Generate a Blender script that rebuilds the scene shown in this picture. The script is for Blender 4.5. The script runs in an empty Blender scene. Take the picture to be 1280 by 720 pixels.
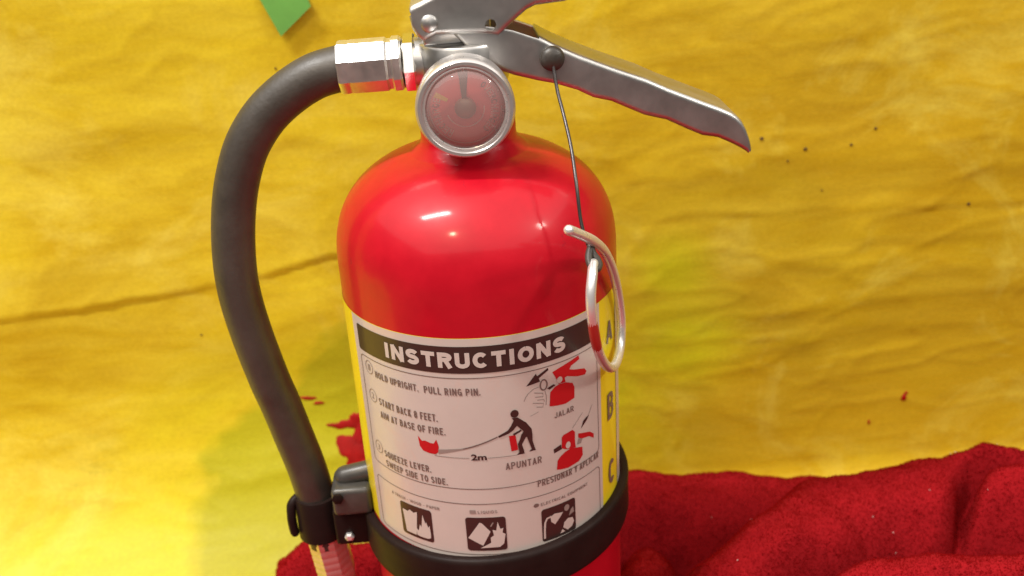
import bpy, bmesh, math, random
import numpy as np
from mathutils import Vector, Matrix

random.seed(7); RNG = np.random.default_rng(7)
SC = bpy.context.scene
COL = SC.collection
PI = math.pi

# ------------------------------------------------------------------ camera
cam_d = bpy.data.cameras.new('camera'); cam = bpy.data.objects.new('camera', cam_d); COL.objects.link(cam)
SC.camera = cam
cam_d.sensor_width = 36.0; cam_d.lens = 36.0*1250/1280
cam_d.clip_start = 0.01; cam_d.clip_end = 60
cR = Vector((0.99655784, -0.0608065, -0.05634743)); cU = Vector((0.07670358, 0.41847652, 0.90498285)); cF = Vector((0.03144877, 0.90618981, -0.42170013))
M = Matrix((cR, cU, -cF)).transposed().to_4x4(); M.translation = (0, -0.36155, 0.37162)
cam.matrix_world = M
cam_d.dof.use_dof = True; cam_d.dof.focus_distance = 0.345; cam_d.dof.aperture_fstop = 13

# ------------------------------------------------------------------ world and lamps
w = bpy.data.worlds.new('World'); SC.world = w; w.use_nodes = True
bg = w.node_tree.nodes['Background']; bg.inputs[0].default_value = (1.0, 0.95, 0.89, 1); bg.inputs[1].default_value = 0.10
def area(name, loc, target, sx, sy, power, color):
    l = bpy.data.lights.new(name, 'AREA'); l.shape = 'RECTANGLE'; l.size = sx; l.size_y = sy; l.energy = power; l.color = color
    o = bpy.data.objects.new(name, l); COL.objects.link(o); o.location = loc
    o.rotation_euler = (Vector(target)-Vector(loc)).to_track_quat('-Z', 'Y').to_euler(); return o
area('ceiling_tube_lamp', (-0.66, -0.35, 1.62), (-0.66, -0.3499, 0), 0.55, 0.08, 30, (1.0, 0.97, 0.92))
area('ceiling_bulb', (-0.40, -0.90, 1.25), (0, 0, 0.2), 0.07, 0.07, 4.2, (1.0, 0.76, 0.48))
area('side_lamp', (1.02, -0.52, 1.02), (0, 0.02, 0.1), 0.13, 0.13, 5, (1.0, 0.92, 0.80))
area('ceiling_bounce', (-0.25, -1.15, 2.1), (-0.25, -1.1499, 0), 6.5, 5.5, 175, (1.0, 0.95, 0.89))

SC.view_settings.view_transform = 'Standard'; SC.view_settings.look = 'None'
SC.view_settings.exposure = -0.2; SC.view_settings.gamma = 1; SC.view_settings.use_curve_mapping = False
SC.cycles.max_bounces = 8; SC.cycles.use_denoising = True
try: SC.cycles.sample_clamp_indirect = 6
except Exception: pass

# ------------------------------------------------------------------ materials
def mat(name, col, rough=0.5, metal=0.0, coat=0.0, sheen=0.0, var=0.0, vscale=60, bump=0.0, bscale=300, spec=0.5, rvar=0.0, stretch=(1, 1, 1)):
    m = bpy.data.materials.new(name); m.use_nodes = True; nt = m.node_tree; N = nt.nodes; L = nt.links
    b = N['Principled BSDF']
    b.inputs['Base Color'].default_value = (*col, 1); b.inputs['Roughness'].default_value = rough; b.inputs['Metallic'].default_value = metal
    b.inputs['Coat Weight'].default_value = coat; b.inputs['Coat Roughness'].default_value = 0.12
    b.inputs['Specular IOR Level'].default_value = spec
    if sheen: b.inputs['Sheen Weight'].default_value = sheen; b.inputs['Sheen Roughness'].default_value = 0.5
    tc = N.new('ShaderNodeTexCoord'); mp = N.new('ShaderNodeMapping'); mp.inputs['Scale'].default_value = stretch
    L.new(tc.outputs['Object'], mp.inputs['Vector'])
    if var or rvar:
        n = N.new('ShaderNodeTexNoise'); n.inputs['Scale'].default_value = vscale; n.inputs['Detail'].default_value = 6; n.inputs['Roughness'].default_value = 0.65
        L.new(mp.outputs[0], n.inputs['Vector'])
    if var:
        r = N.new('ShaderNodeValToRGB'); e = r.color_ramp.elements
        e[0].position = 0.3; e[1].position = 0.7
        e[0].color = (*[c*(1-var) for c in col], 1); e[1].color = (*[min(1, c*(1+var)) for c in col], 1)
        L.new(n.outputs['Fac'], r.inputs[0]); L.new(r.outputs[0], b.inputs['Base Color'])
    if rvar:
        mr = N.new('ShaderNodeMapRange'); mr.inputs['From Min'].default_value = 0.3; mr.inputs['From Max'].default_value = 0.7
        mr.inputs['To Min'].default_value = max(0.02, rough-rvar); mr.inputs['To Max'].default_value = rough+rvar
        L.new(n.outputs['Fac'], mr.inputs['Value']); L.new(mr.outputs[0], b.inputs['Roughness'])
    if bump:
        n2 = N.new('ShaderNodeTexNoise'); n2.inputs['Scale'].default_value = bscale; n2.inputs['Detail'].default_value = 5
        L.new(mp.outputs[0], n2.inputs['Vector'])
        bp = N.new('ShaderNodeBump'); bp.inputs['Strength'].default_value = bump; bp.inputs['Distance'].default_value = 0.001
        L.new(n2.outputs['Fac'], bp.inputs['Height']); L.new(bp.outputs[0], b.inputs['Normal'])
    return m

RED = mat('red_enamel', (0.50, 0.004, 0.016), 0.40, coat=0.32, var=0.14, vscale=35, rvar=0.10, bump=0.06, bscale=45, spec=0.22)
def wear(m, col, scale, lo, hi, amt, stretch=(1, 1, 1)):
    """scattered scuffs and grime over a paint or film"""
    nt = m.node_tree; N = nt.nodes; L = nt.links; b = N['Principled BSDF']; src = b.inputs['Base Color'].links[0].from_socket
    tc = N.new('ShaderNodeTexCoord'); mp = N.new('ShaderNodeMapping'); mp.inputs['Scale'].default_value = stretch; L.new(tc.outputs['Object'], mp.inputs[0])
    n = N.new('ShaderNodeTexNoise'); n.inputs['Scale'].default_value = scale; n.inputs['Detail'].default_value = 8; n.inputs['Roughness'].default_value = 0.72; n.inputs['Distortion'].default_value = 0.6
    L.new(mp.outputs[0], n.inputs['Vector']); mr = N.new('ShaderNodeMapRange'); mr.inputs['From Min'].default_value = lo; mr.inputs['From Max'].default_value = hi; mr.inputs['To Max'].default_value = amt
    L.new(n.outputs['Fac'], mr.inputs['Value']); x = N.new('ShaderNodeMix'); x.data_type = 'RGBA'; L.new(mr.outputs[0], x.inputs[0]); L.new(src, x.inputs[6]); x.inputs[7].default_value = (*col, 1)
    L.new(x.outputs[2], b.inputs['Base Color'])
wear(RED, (0.10, 0.012, 0.03), 38, 0.66, 0.76, 0.7, (1, 1, 1.3)); wear(RED, (0.60, 0.20, 0.18), 150, 0.70, 0.78, 0.5)
STEEL = mat('pressed_steel', (0.56, 0.555, 0.545), 0.40, metal=1, var=0.05, vscale=90, rvar=0.05, bump=0.03, bscale=1200)
CAST = mat('cast_metal', (0.62, 0.61, 0.60), 0.34, metal=1, var=0.08, vscale=90, rvar=0.08)
CHROME = mat('plated_metal', (0.88, 0.87, 0.85), 0.38, metal=1, var=0.05, vscale=120, rvar=0.07, bump=0.03, bscale=500)
WIRE = mat('bright_wire', (0.84, 0.84, 0.84), 0.30, metal=0.6, rvar=0.06, vscale=200)
DARKWIRE = mat('dull_wire', (0.10, 0.09, 0.09), 0.35, metal=0.8)
RUBBER = mat('hose_rubber', (0.048, 0.040, 0.033), 0.46, var=0.30, vscale=45, bump=0.12, bscale=700, spec=0.7, rvar=0.08)
PLASTIC = mat('black_plastic', (0.018, 0.010, 0.009), 0.42, var=0.2, vscale=80, spec=0.10)
GREYPL = mat('grey_bracket', (0.075, 0.07, 0.065), 0.36, metal=0.2, var=0.2, vscale=120)
FILM_W = mat('label_film', (0.60, 0.525, 0.49), 0.30, var=0.04, vscale=40, coat=0.25)
FILM_Y = mat('label_yellow', (0.86, 0.70, 0.020), 0.30, var=0.06, vscale=40, coat=0.25)
wear(FILM_W, (0.72, 0.42, 0.34), 26, 0.54, 0.74, 0.45, (1.6, 1, 0.7))
INK = mat('print_dark', (0.040, 0.022, 0.020), 0.34, coat=0.2)
INK_T = mat('print_text', (0.175, 0.118, 0.106), 0.40)
INK_G = mat('print_grey', (0.30, 0.24, 0.22), 0.40)
INK_R = mat('print_red', (0.52, 0.012, 0.016), 0.34, coat=0.2)
INK_W = mat('print_white', (0.60, 0.525, 0.49), 0.34, coat=0.2)
DIAL = mat('dial_red', (0.84, 0.095, 0.105), 0.5)
DIALTXT = mat('dial_print', (0.85, 0.50, 0.42), 0.5)
DIALGRN = mat('dial_green', (0.020, 0.055, 0.045), 0.5)
BRASS = mat('dull_brass', (0.40, 0.34, 0.24), 0.42, metal=0.7)
DIALYEL = mat('dial_yellow', (0.80, 0.50, 0.05), 0.4)
BEZEL = mat('gauge_rim', (0.70, 0.665, 0.655), 0.30, metal=0.75, rvar=0.05, vscale=150)
FLEECE = mat('red_fleece', (0.29, 0.007, 0.011), 1.0, var=0.07, vscale=130, bump=0.4, bscale=420, spec=0.1)
PILE = mat('red_fleece_pile', (0.34, 0.008, 0.012), 0.95, var=0.05, vscale=90, spec=0.1)
GREEN = mat('green_paper_card', (0.13, 0.36, 0.06), 0.6, var=0.12, vscale=50)
SPLASH = mat('red_paint', (0.33, 0.005, 0.004), 0.6, spec=0.2, var=0.2, vscale=150)
SPECK = mat('dark_speck', (0.10, 0.05, 0.01), 0.8)
TABLE = mat('table_wood', (0.12, 0.07, 0.045), 0.5, var=0.2, vscale=12)

def soft_fibre(m, col):
    """thin fibres let light through: half diffuse, half translucent"""
    nt = m.node_tree; N = nt.nodes; L = nt.links; b = N['Principled BSDF']; out = N['Material Output']
    t = N.new('ShaderNodeBsdfTranslucent'); t.inputs[0].default_value = (*col, 1); mx = N.new('ShaderNodeMixShader'); mx.inputs[0].default_value = 0.72
    L.new(b.outputs[0], mx.inputs[1]); L.new(t.outputs[0], mx.inputs[2]); L.new(mx.outputs[0], out.inputs[0])
soft_fibre(PILE, (0.50, 0.013, 0.020))

def glass_mat():
    m = bpy.data.materials.new('glare_haze_lens'); m.use_nodes = True; nt = m.node_tree; N = nt.nodes; L = nt.links
    N.remove(N['Principled BSDF']); out = N['Material Output']
    t = N.new('ShaderNodeBsdfTransparent'); t.inputs[0].default_value = (1, 1, 1, 1)
    d = N.new('ShaderNodeBsdfDiffuse'); d.inputs[0].default_value = (0.92, 0.66, 0.64, 1)  # pink haze mixed into the lens stands in for glare
    m0 = N.new('ShaderNodeMixShader'); m0.inputs[0].default_value = 0.25
    g = N.new('ShaderNodeBsdfGlossy'); g.inputs['Roughness'].default_value = 0.06
    f = N.new('ShaderNodeFresnel'); f.inputs[0].default_value = 1.5
    m1 = N.new('ShaderNodeMixShader')
    L.new(t.outputs[0], m0.inputs[1]); L.new(d.outputs[0], m0.inputs[2]); L.new(f.outputs[0], m1.inputs[0])
    L.new(m0.outputs[0], m1.inputs[1]); L.new(g.outputs[0], m1.inputs[2]); L.new(m1.outputs[0], out.inputs[0])
    return m
LENS = glass_mat()

def sheet_mat():
    m = bpy.data.materials.new('painted_yellow_sheet'); m.use_nodes = True; nt = m.node_tree; N = nt.nodes; L = nt.links
    b = N['Principled BSDF']; b.inputs['Roughness'].default_value = 0.45; b.inputs['Specular IOR Level'].default_value = 0.20
    tc = N.new('ShaderNodeTexCoord')
    def noise(scale, detail, sc, rough=0.6, dist=0.0):
        mp = N.new('ShaderNodeMapping'); mp.inputs['Scale'].default_value = sc; mp.inputs['Rotation'].default_value = (0, math.radians(6), 0)
        L.new(tc.outputs['Object'], mp.inputs['Vector'])
        n = N.new('ShaderNodeTexNoise'); n.inputs['Scale'].default_value = scale; n.inputs['Detail'].default_value = detail
        n.inputs['Roughness'].default_value = rough; n.inputs['Distortion'].default_value = dist
        L.new(mp.outputs[0], n.inputs['Vector']); return n
    def ramp(src, p0, p1, c0, c1):
        r = N.new('ShaderNodeValToRGB'); e = r.color_ramp.elements
        e[0].position = p0; e[1].position = p1; e[0].color = (*c0, 1); e[1].color = (*c1, 1); L.new(src, r.inputs[0]); return r
    def mix(fac, a, c, mode='MIX'):
        x = N.new('ShaderNodeMix'); x.data_type = 'RGBA'; x.blend_type = mode
        if isinstance(fac, (int, float)): x.inputs[0].default_value = fac
        else: L.new(fac, x.inputs[0])
        for i, v in ((6, a), (7, c)):
            if isinstance(v, tuple): x.inputs[i].default_value = (*v, 1)
            else: L.new(v, x.inputs[i])
        return x.outputs[2]
    # brush coats: golden and ochre, drawn out sideways
    n1 = noise(7.5, 6, (1, 1, 1.7), 0.62, 0.7)
    base = ramp(n1.outputs['Fac'], 0.34, 0.68, (0.58, 0.385, 0.012), (0.80, 0.63, 0.028)).outputs[0]
    n2 = noise(26, 8, (0.5, 1, 2.6), 0.7, 0.8)
    r2 = ramp(n2.outputs['Fac'], 0.38, 0.70, (0, 0, 0), (1, 1, 1))
    base = mix(r2.outputs[0], base, mix(0.5, base, (0.80, 0.64, 0.06)))
    # more golden towards the right
    sx = N.new('ShaderNodeSeparateXYZ'); L.new(tc.outputs['Object'], sx.inputs[0]); n9 = noise(4, 5, (1, 1, 2.0), 0.6, 0.5)
    m9 = N.new('ShaderNodeMath'); m9.operation = 'MULTIPLY_ADD'; L.new(n9.outputs['Fac'], m9.inputs[0]); m9.inputs[1].default_value = 0.45; L.new(sx.outputs[0], m9.inputs[2])
    k9 = N.new('ShaderNodeMapRange'); k9.inputs['From Min'].default_value = 0.20; k9.inputs['From Max'].default_value = 0.50; k9.inputs['To Max'].default_value = 0.6
    L.new(m9.outputs[0], k9.inputs['Value']); base = mix(k9.outputs[0], base, (0.60, 0.345, 0.010))
    # pale patches
    n7 = noise(11, 7, (1, 1, 1.25), 0.66, 1.2)
    r7 = ramp(n7.outputs['Fac'], 0.50, 0.72, (0, 0, 0), (0.75, 0.75, 0.75))
    base = mix(r7.outputs[0], base, (0.82, 0.68, 0.10))
    # lemon coat in patches
    n3 = noise(7.0, 4, (1, 1, 1.4), 0.55, 0.5)
    def blob(c, rad):
        v = N.new('ShaderNodeVectorMath'); v.operation = 'DISTANCE'; L.new(tc.outputs['Object'], v.inputs[0]); v.inputs[1].default_value = c
        mr = N.new('ShaderNodeMapRange'); mr.inputs['From Min'].default_value = rad; mr.inputs['From Max'].default_value = rad*0.25
        L.new(v.outputs['Value'], mr.inputs['Value']); return mr.outputs[0]
    tot = None
    for c, rad in (((0.118, 0.165, 0.075), 0.055), ((0.115, 0.165, 0.128), 0.030), ((-0.13, 0.12, 0.02), 0.12), ((0.09, 0.165, 0.03), 0.06), ((-0.10, 0.16, 0.06), 0.06)):
        o = blob(c, rad)
        if tot is None: tot = o
        else:
            a = N.new('ShaderNodeMath'); a.operation = 'MAXIMUM'; L.new(tot, a.inputs[0]); L.new(o, a.inputs[1]); tot = a.outputs[0]
    r3 = ramp(n3.outputs['Fac'], 0.36, 0.62, (0, 0, 0), (1, 1, 1))
    a = N.new('ShaderNodeMath'); a.operation = 'MULTIPLY'; L.new(tot, a.inputs[0]); L.new(r3.outputs[0], a.inputs[1])
    base = mix(a.outputs[0], base, (0.66, 0.62, 0.014))
    # green tinged shadow low on the left, painted into the sheet colour
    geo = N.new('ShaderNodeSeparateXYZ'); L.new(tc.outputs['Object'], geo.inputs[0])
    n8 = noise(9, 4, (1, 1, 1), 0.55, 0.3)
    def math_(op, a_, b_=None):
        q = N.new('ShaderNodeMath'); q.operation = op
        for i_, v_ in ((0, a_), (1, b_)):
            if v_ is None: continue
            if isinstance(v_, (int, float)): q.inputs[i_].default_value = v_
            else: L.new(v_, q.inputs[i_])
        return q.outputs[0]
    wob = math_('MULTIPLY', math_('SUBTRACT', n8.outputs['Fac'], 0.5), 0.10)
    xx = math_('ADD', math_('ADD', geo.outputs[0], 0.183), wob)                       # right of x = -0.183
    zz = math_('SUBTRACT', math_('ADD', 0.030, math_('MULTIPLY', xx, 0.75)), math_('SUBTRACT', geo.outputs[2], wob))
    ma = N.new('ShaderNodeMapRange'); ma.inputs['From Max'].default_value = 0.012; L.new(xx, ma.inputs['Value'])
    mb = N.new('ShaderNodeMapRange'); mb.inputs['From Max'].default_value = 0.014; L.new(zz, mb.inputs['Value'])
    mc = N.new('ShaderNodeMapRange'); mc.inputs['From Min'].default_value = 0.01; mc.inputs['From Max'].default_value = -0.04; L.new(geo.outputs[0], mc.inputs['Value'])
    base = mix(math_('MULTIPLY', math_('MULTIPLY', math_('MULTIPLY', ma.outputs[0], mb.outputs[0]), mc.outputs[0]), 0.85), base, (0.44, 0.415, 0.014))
    # dull rubbed smudge low on the left
    s = blob((-0.245, 0.15, 0.03), 0.035); n4 = noise(40, 5, (1, 1, 3), 0.7)
    r4 = ramp(n4.outputs['Fac'], 0.45, 0.65, (0, 0, 0), (1, 1, 1))
    a = N.new('ShaderNodeMath'); a.operation = 'MULTIPLY'; L.new(s, a.inputs[0]); L.new(r4.outputs[0], a.inputs[1])
    a2 = N.new('ShaderNodeMath'); a2.operation = 'MULTIPLY'; L.new(a.outputs[0], a2.inputs[0]); a2.inputs[1].default_value = 0.5
    base = mix(a2.outputs[0], base, (0.42, 0.36, 0.03))
    # grain of the paper under the paint
    n5 = noise(420, 3, (1, 1, 1.2), 0.6)
    r5 = ramp(n5.outputs['Fac'], 0.3, 0.7, (0.90, 0.88, 0.84), (1.0, 1.0, 1.0))
    base = mix(1.0, base, r5.outputs[0], 'MULTIPLY')
    L.new(base, b.inputs['Base Color'])
    mr = N.new('ShaderNodeMapRange'); mr.inputs['To Min'].default_value = 0.36; mr.inputs['To Max'].default_value = 0.58
    L.new(n2.outputs['Fac'], mr.inputs['Value']); L.new(mr.outputs[0], b.inputs['Roughness'])
    n6 = noise(60, 8, (0.5, 1, 1.6), 0.65, 0.3)
    bp = N.new('ShaderNodeBump'); bp.inputs['Strength'].default_value = 0.25; bp.inputs['Distance'].default_value = 0.0012
    L.new(n6.outputs['Fac'], bp.inputs['Height']); L.new(bp.outputs[0], b.inputs['Normal'])
    return m
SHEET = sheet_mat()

# ------------------------------------------------------------------ mesh helpers
def link(name, me, parent=None, mats=None):
    o = bpy.data.objects.new(name, me); COL.objects.link(o)
    if mats is not None:
        for m in (mats if isinstance(mats, (list, tuple)) else [mats]): me.materials.append(m)
    if parent: o.parent = parent
    return o
def finish(me, angle=35):
    me.polygons.foreach_set('use_smooth', [True]*len(me.polygons))
    me.set_sharp_from_angle(angle=math.radians(angle)); me.update()
def from_bm(name, bm, m, parent=None, angle=35):
    bmesh.ops.recalc_face_normals(bm, faces=bm.faces)
    me = bpy.data.meshes.new(name); bm.to_mesh(me); bm.free(); finish(me, angle)
    return link(name, me, parent, m)
def tag(o, label, cat, group=None, kind=None):
    if label: o['label'] = label
    if cat: o['category'] = cat
    if group: o['group'] = group
    if kind: o['kind'] = kind
    return o
def lathe(bm, prof, n=96, mtx=None, closed=False, mi=0):
    """prof: (r, h) pairs, turned about local Z"""
    rings = []
    for r, h in prof:
        if r < 1e-7: rings.append([bm.verts.new((0, 0, h))])
        else: rings.append([bm.verts.new((r*math.cos(2*PI*k/n), r*math.sin(2*PI*k/n), h)) for k in range(n)])
    vs = [v for r in rings for v in r]
    for a, b in list(zip(rings, rings[1:])) + ([(rings[-1], rings[0])] if closed else []):
        for k in range(n):
            k2 = (k+1) % n
            if len(a) == 1 and len(b) == 1: continue
            if len(a) == 1: f = bm.faces.new((a[0], b[k], b[k2]))
            elif len(b) == 1: f = bm.faces.new((a[k], b[0], a[k2]))
            else: f = bm.faces.new((a[k], b[k], b[k2], a[k2]))
            f.material_index = mi
    if mtx is not None:
        for v in vs: v.co = mtx @ v.co
    return vs
def catmull(pts, sub=8):
    P = [Vector(p) for p in pts]; out = []
    for i in range(len(P)-1):
        p0 = P[max(i-1, 0)]; p1 = P[i]; p2 = P[i+1]; p3 = P[min(i+2, len(P)-1)]
        for k in range(sub):
            t = k/sub
            out.append(0.5*((2*p1)+(-p0+p2)*t+(2*p0-5*p1+4*p2-p3)*t*t+(-p0+3*p1-3*p2+p3)*t**3))
    out.append(P[-1]); return out
def tube(bm, path, rad, n=16, cap=True, roundcap=False):
    P = [Vector(p) for p in path]; N = len(P)
    up = None; rings = []
    if roundcap:
        t0 = (P[0]-P[1]).normalized(); t1 = (P[-1]-P[-2]).normalized(); r0 = rad(0) if callable(rad) else rad
        pre = [(P[0]+t0*r0*math.sin(a), math.cos(a)) for a in (1.35, 0.9, 0.45)]
        post = [(P[-1]+t1*r0*math.sin(a), math.cos(a)) for a in (0.45, 0.9, 1.35)]
        seq = pre+[(p, 1) for p in P]+post
    else: seq = [(p, 1) for p in P]
    for i, (p, s) in enumerate(seq):
        a = seq[max(i-1, 0)][0]; c = seq[min(i+1, len(seq)-1)][0]; t = (c-a).normalized()
        if up is None: up = t.orthogonal().normalized()
        up = (up - t*up.dot(t)).normalized(); sd = t.cross(up)
        r = (rad(i/(len(seq)-1)) if callable(rad) else rad)*s
        rings.append([bm.verts.new(p+(up*math.cos(2*PI*k/n)+sd*math.sin(2*PI*k/n))*r) for k in range(n)])
    for a, b in zip(rings, rings[1:]):
        for k in range(n): bm.faces.new((a[k], a[(k+1) % n], b[(k+1) % n], b[k]))
    if cap: bm.faces.new(rings[0][::-1]); bm.faces.new(rings[-1])
def box(bm, lo, hi, bev=0.0, seg=3, mtx=None):
    r = bmesh.ops.create_cube(bm, size=1); vs = r['verts']
    for v in vs: v.co = Vector([(lo[i]+hi[i])/2 + v.co[i]*(hi[i]-lo[i]) for i in range(3)])
    if bev:
        es = list({e for v in vs for e in v.link_edges})
        rr = bmesh.ops.bevel(bm, geom=es, offset=bev, segments=seg, affect='EDGES', profile=0.5)
        vs = list({v for f in rr['faces'] for v in f.verts} | {v for v in vs if v.is_valid})
    if mtx is not None:
        for v in vs: v.co = mtx @ v.co
    return vs
def rot_to(axis):
    return Vector((0, 0, 1)).rotation_difference(Vector(axis)).to_matrix().to_4x4()

GLYPH_W = {'I': 0.26, 'M': 0.80, 'W': 1.12, 'm': 0.8, ' ': 0.22, '.': 0.20, 'J': 0.52, 'L': 0.54, 'E': 0.56, 'F': 0.54, '-': 0.4, 'T': 0.60, 'O': 0.70, 'C': 0.66, 'N': 0.66, 'G': 0.68, 'Q': 0.7, '1': 0.35}
def arc(cx, cy, rx, ry, a0, a1, n=10):
    return [(cx+rx*math.cos(math.radians(a0+(a1-a0)*k/n)), cy+ry*math.sin(math.radians(a0+(a1-a0)*k/n))) for k in range(n+1)]
def glyph(c, w_, tx, ty):
    """centre lines of a capital in a box w_ wide and 1 high"""
    h = tx/2; g_ = ty/2; L, Rr, B, T, X, Y = h, w_-h, g_, 1-g_, w_/2, 0.5
    if c == 'I': return [[(X, 0), (X, 1)]]
    if c == 'H': return [[(L, 0), (L, 1)], [(Rr, 0), (Rr, 1)], [(L, Y), (Rr, Y)]]
    if c == 'T': return [[(0, T), (w_, T)], [(X, 0), (X, T)]]
    if c == 'L': return [[(L, 1), (L, 0)], [(L, B), (w_, B)]]
    if c == 'E': return [[(L, 0), (L, 1)], [(L, B), (w_, B)], [(L, T), (w_, T)], [(L, Y), (w_*0.92, Y)]]
    if c == 'F': return [[(L, 0), (L, 1)], [(L, T), (w_, T)], [(L, 0.48), (w_*0.9, 0.48)]]
    if c == 'N': return [[(L, 0), (L, 1)], [(Rr, 0), (Rr, 1)], [(L, 0.97), (Rr, 0.03)]]
    if c == 'M': return [[(L, 0), (L, 1)], [(Rr, 0), (Rr, 1)], [(L, 0.97), (X, 0.15), (Rr, 0.97)]]
    if c == 'A': return [[(L*0.9, 0), (X, 0.97), (w_-L*0.9, 0)], [(w_*0.22, 0.28), (w_*0.78, 0.28)]]
    if c == 'V': return [[(L*0.9, 1), (X, 0.04), (w_-L*0.9, 1)]]
    if c == 'W': return [[(L*0.8, 1), (w_*0.28, 0.05), (X, 0.92), (w_*0.72, 0.05), (w_-L*0.8, 1)]]
    if c == 'Y': return [[(L*0.9, 1), (X, 0.44), (w_-L*0.9, 1)], [(X, 0.46), (X, 0)]]
    if c == 'K': return [[(L, 0), (L, 1)], [(Rr, 1), (L, 0.40)], [(w_*0.40, 0.60), (Rr, 0)]]
    if c == 'Z': return [[(0, T), (Rr, T)], [(Rr, T), (L, B)], [(L, B), (w_, B)]]
    if c == 'U': return [[(L, 1), (L, 0.34)]+arc(X, 0.34, X-h, 0.34-g_, 180, 360)+[(Rr, 1)]]
    if c == 'J': return [[(Rr, 1), (Rr, 0.32)]+arc(X, 0.32, X-h, 0.32-g_, 360, 180)]
    if c in 'O0Q': return [arc(X, Y, X-h, Y-g_, 90, 450, 28)]+([[(X, 0.3), (w_, 0)]] if c == 'Q' else [])
    if c == 'C': return [arc(X, Y, X-h, Y-g_, 42, 318, 24)]
    if c == 'G': return [arc(X, Y, X-h, Y-g_, 42, 340, 24), [(X, 0.45), (w_, 0.45)], [(Rr, 0.45), (Rr, 0)]]
    if c == 'D': return [[(L, 0), (L, 1)], [(L, T), (X*0.9, T)]+arc(X*0.9, Y, Rr-X*0.9, Y-g_, 90, -90, 14)+[(L, B)]]
    if c in 'PR':
        o = [[(L, 0), (L, 1)], [(L, T), (X, T)]+arc(X, 0.70, Rr-X, T-0.70, 90, -90, 12)+[(L, 1.4-T)]]
        return o+([[(w_*0.52, 1.4-T), (Rr*1.02, 0)]] if c == 'R' else [])
    if c == 'B': return [[(L, 0), (L, 1)], [(L, T), (X, T)]+arc(X, (T+0.52)/2, Rr*0.95-X, (T-0.52)/2, 90, -90, 12)+[(L, 0.52)], [(L, 0.52), (X, 0.52)]+arc(X, (0.52+B)/2, Rr-X, (0.52-B)/2, 90, -90, 12)+[(L, B)]]
    if c == 'S': return [arc(X, (T+0.51)/2, X-h, (T-0.51)/2, 25, 250, 16)+arc(X, (0.51+B)/2, X-h, (0.51-B)/2, 80, -155, 16)]
    if c == '8': return [arc(X, (T+0.53)/2, (X-h)*0.9, (T-0.53)/2, 90, 450, 20), arc(X, (0.53+B)/2, X-h, (0.53-B)/2, 90, 450, 20)]
    if c == '.': return [[(X, 0), (X, ty*1.05)]]
    if c == '-': return [[(0, 0.45), (w_, 0.45)]]
    return []
def split_corners(p):
    """cut a polyline at its sharp corners, so that every limb keeps its full width"""
    out = [[p[0]]]
    for i in range(1, len(p)):
        out[-1].append(p[i])
        if i < len(p)-1:
            a = Vector((p[i][0]-p[i-1][0], p[i][1]-p[i-1][1])); b = Vector((p[i+1][0]-p[i][0], p[i+1][1]-p[i][1]))
            if a.length > 1e-9 and b.length > 1e-9 and a.angle(b) > math.radians(50): out.append([p[i]])
    return out

# ------------------------------------------------------------------ setting: table, painted sheet
def hash2(ix, iy, seed):
    h = (ix.astype(np.int64)*374761393 + iy.astype(np.int64)*668265263 + seed*974634777) & 0xffffffff
    h = ((h ^ (h >> 13))*1274126177) & 0xffffffff
    return ((h ^ (h >> 16)) & 0xffff)/65535.0*2*PI
def gnoise(x, y, seed=0):
    x = np.asarray(x, float); y = np.asarray(y, float)
    ix = np.floor(x); iy = np.floor(y); fx = x-ix; fy = y-iy
    u = fx*fx*fx*(fx*(fx*6-15)+10); v = fy*fy*fy*(fy*(fy*6-15)+10)
    def g(ox, oy):
        a = hash2(ix+ox, iy+oy, seed); return np.cos(a)*(fx-ox)+np.sin(a)*(fy-oy)
    return ((g(0, 0)*(1-u)+g(1, 0)*u)*(1-v)+(g(0, 1)*(1-u)+g(1, 1)*u)*v)*1.5
def fbm(x, y, seed=0, oct=4, gain=0.5):
    t = 0; a = 1
    for o in range(oct): t = t + a*gnoise(x*2**o, y*2**o, seed+o*17); a *= gain
    return t
YW = 0.17                    # wall plane; the sheet turns onto the table in a wide sweep on the left, a tight one on the right
S_F = 0.22; FLOOR = -0.034   # height of the table top
def sweep(x):
    t = np.clip((np.asarray(x, float)+0.08)/0.15, 0, 1); return 0.115-0.095*t*t*(3-2*t)
def profile(s, x):
    """s: arc length, 0 at the front edge on the table"""
    s = np.asarray(s, float); rc = sweep(x); yb = YW-rc
    a = np.clip((s-S_F)/rc, 0, PI/2)
    y = np.where(s < S_F, yb-(S_F-s), yb+rc*np.sin(a)); z = np.where(s < S_F, 0, rc-rc*np.cos(a))
    z = z + np.maximum(s-S_F-rc*PI/2, 0) + FLOOR
    return y, z, -np.sin(a), np.cos(a)
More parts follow.
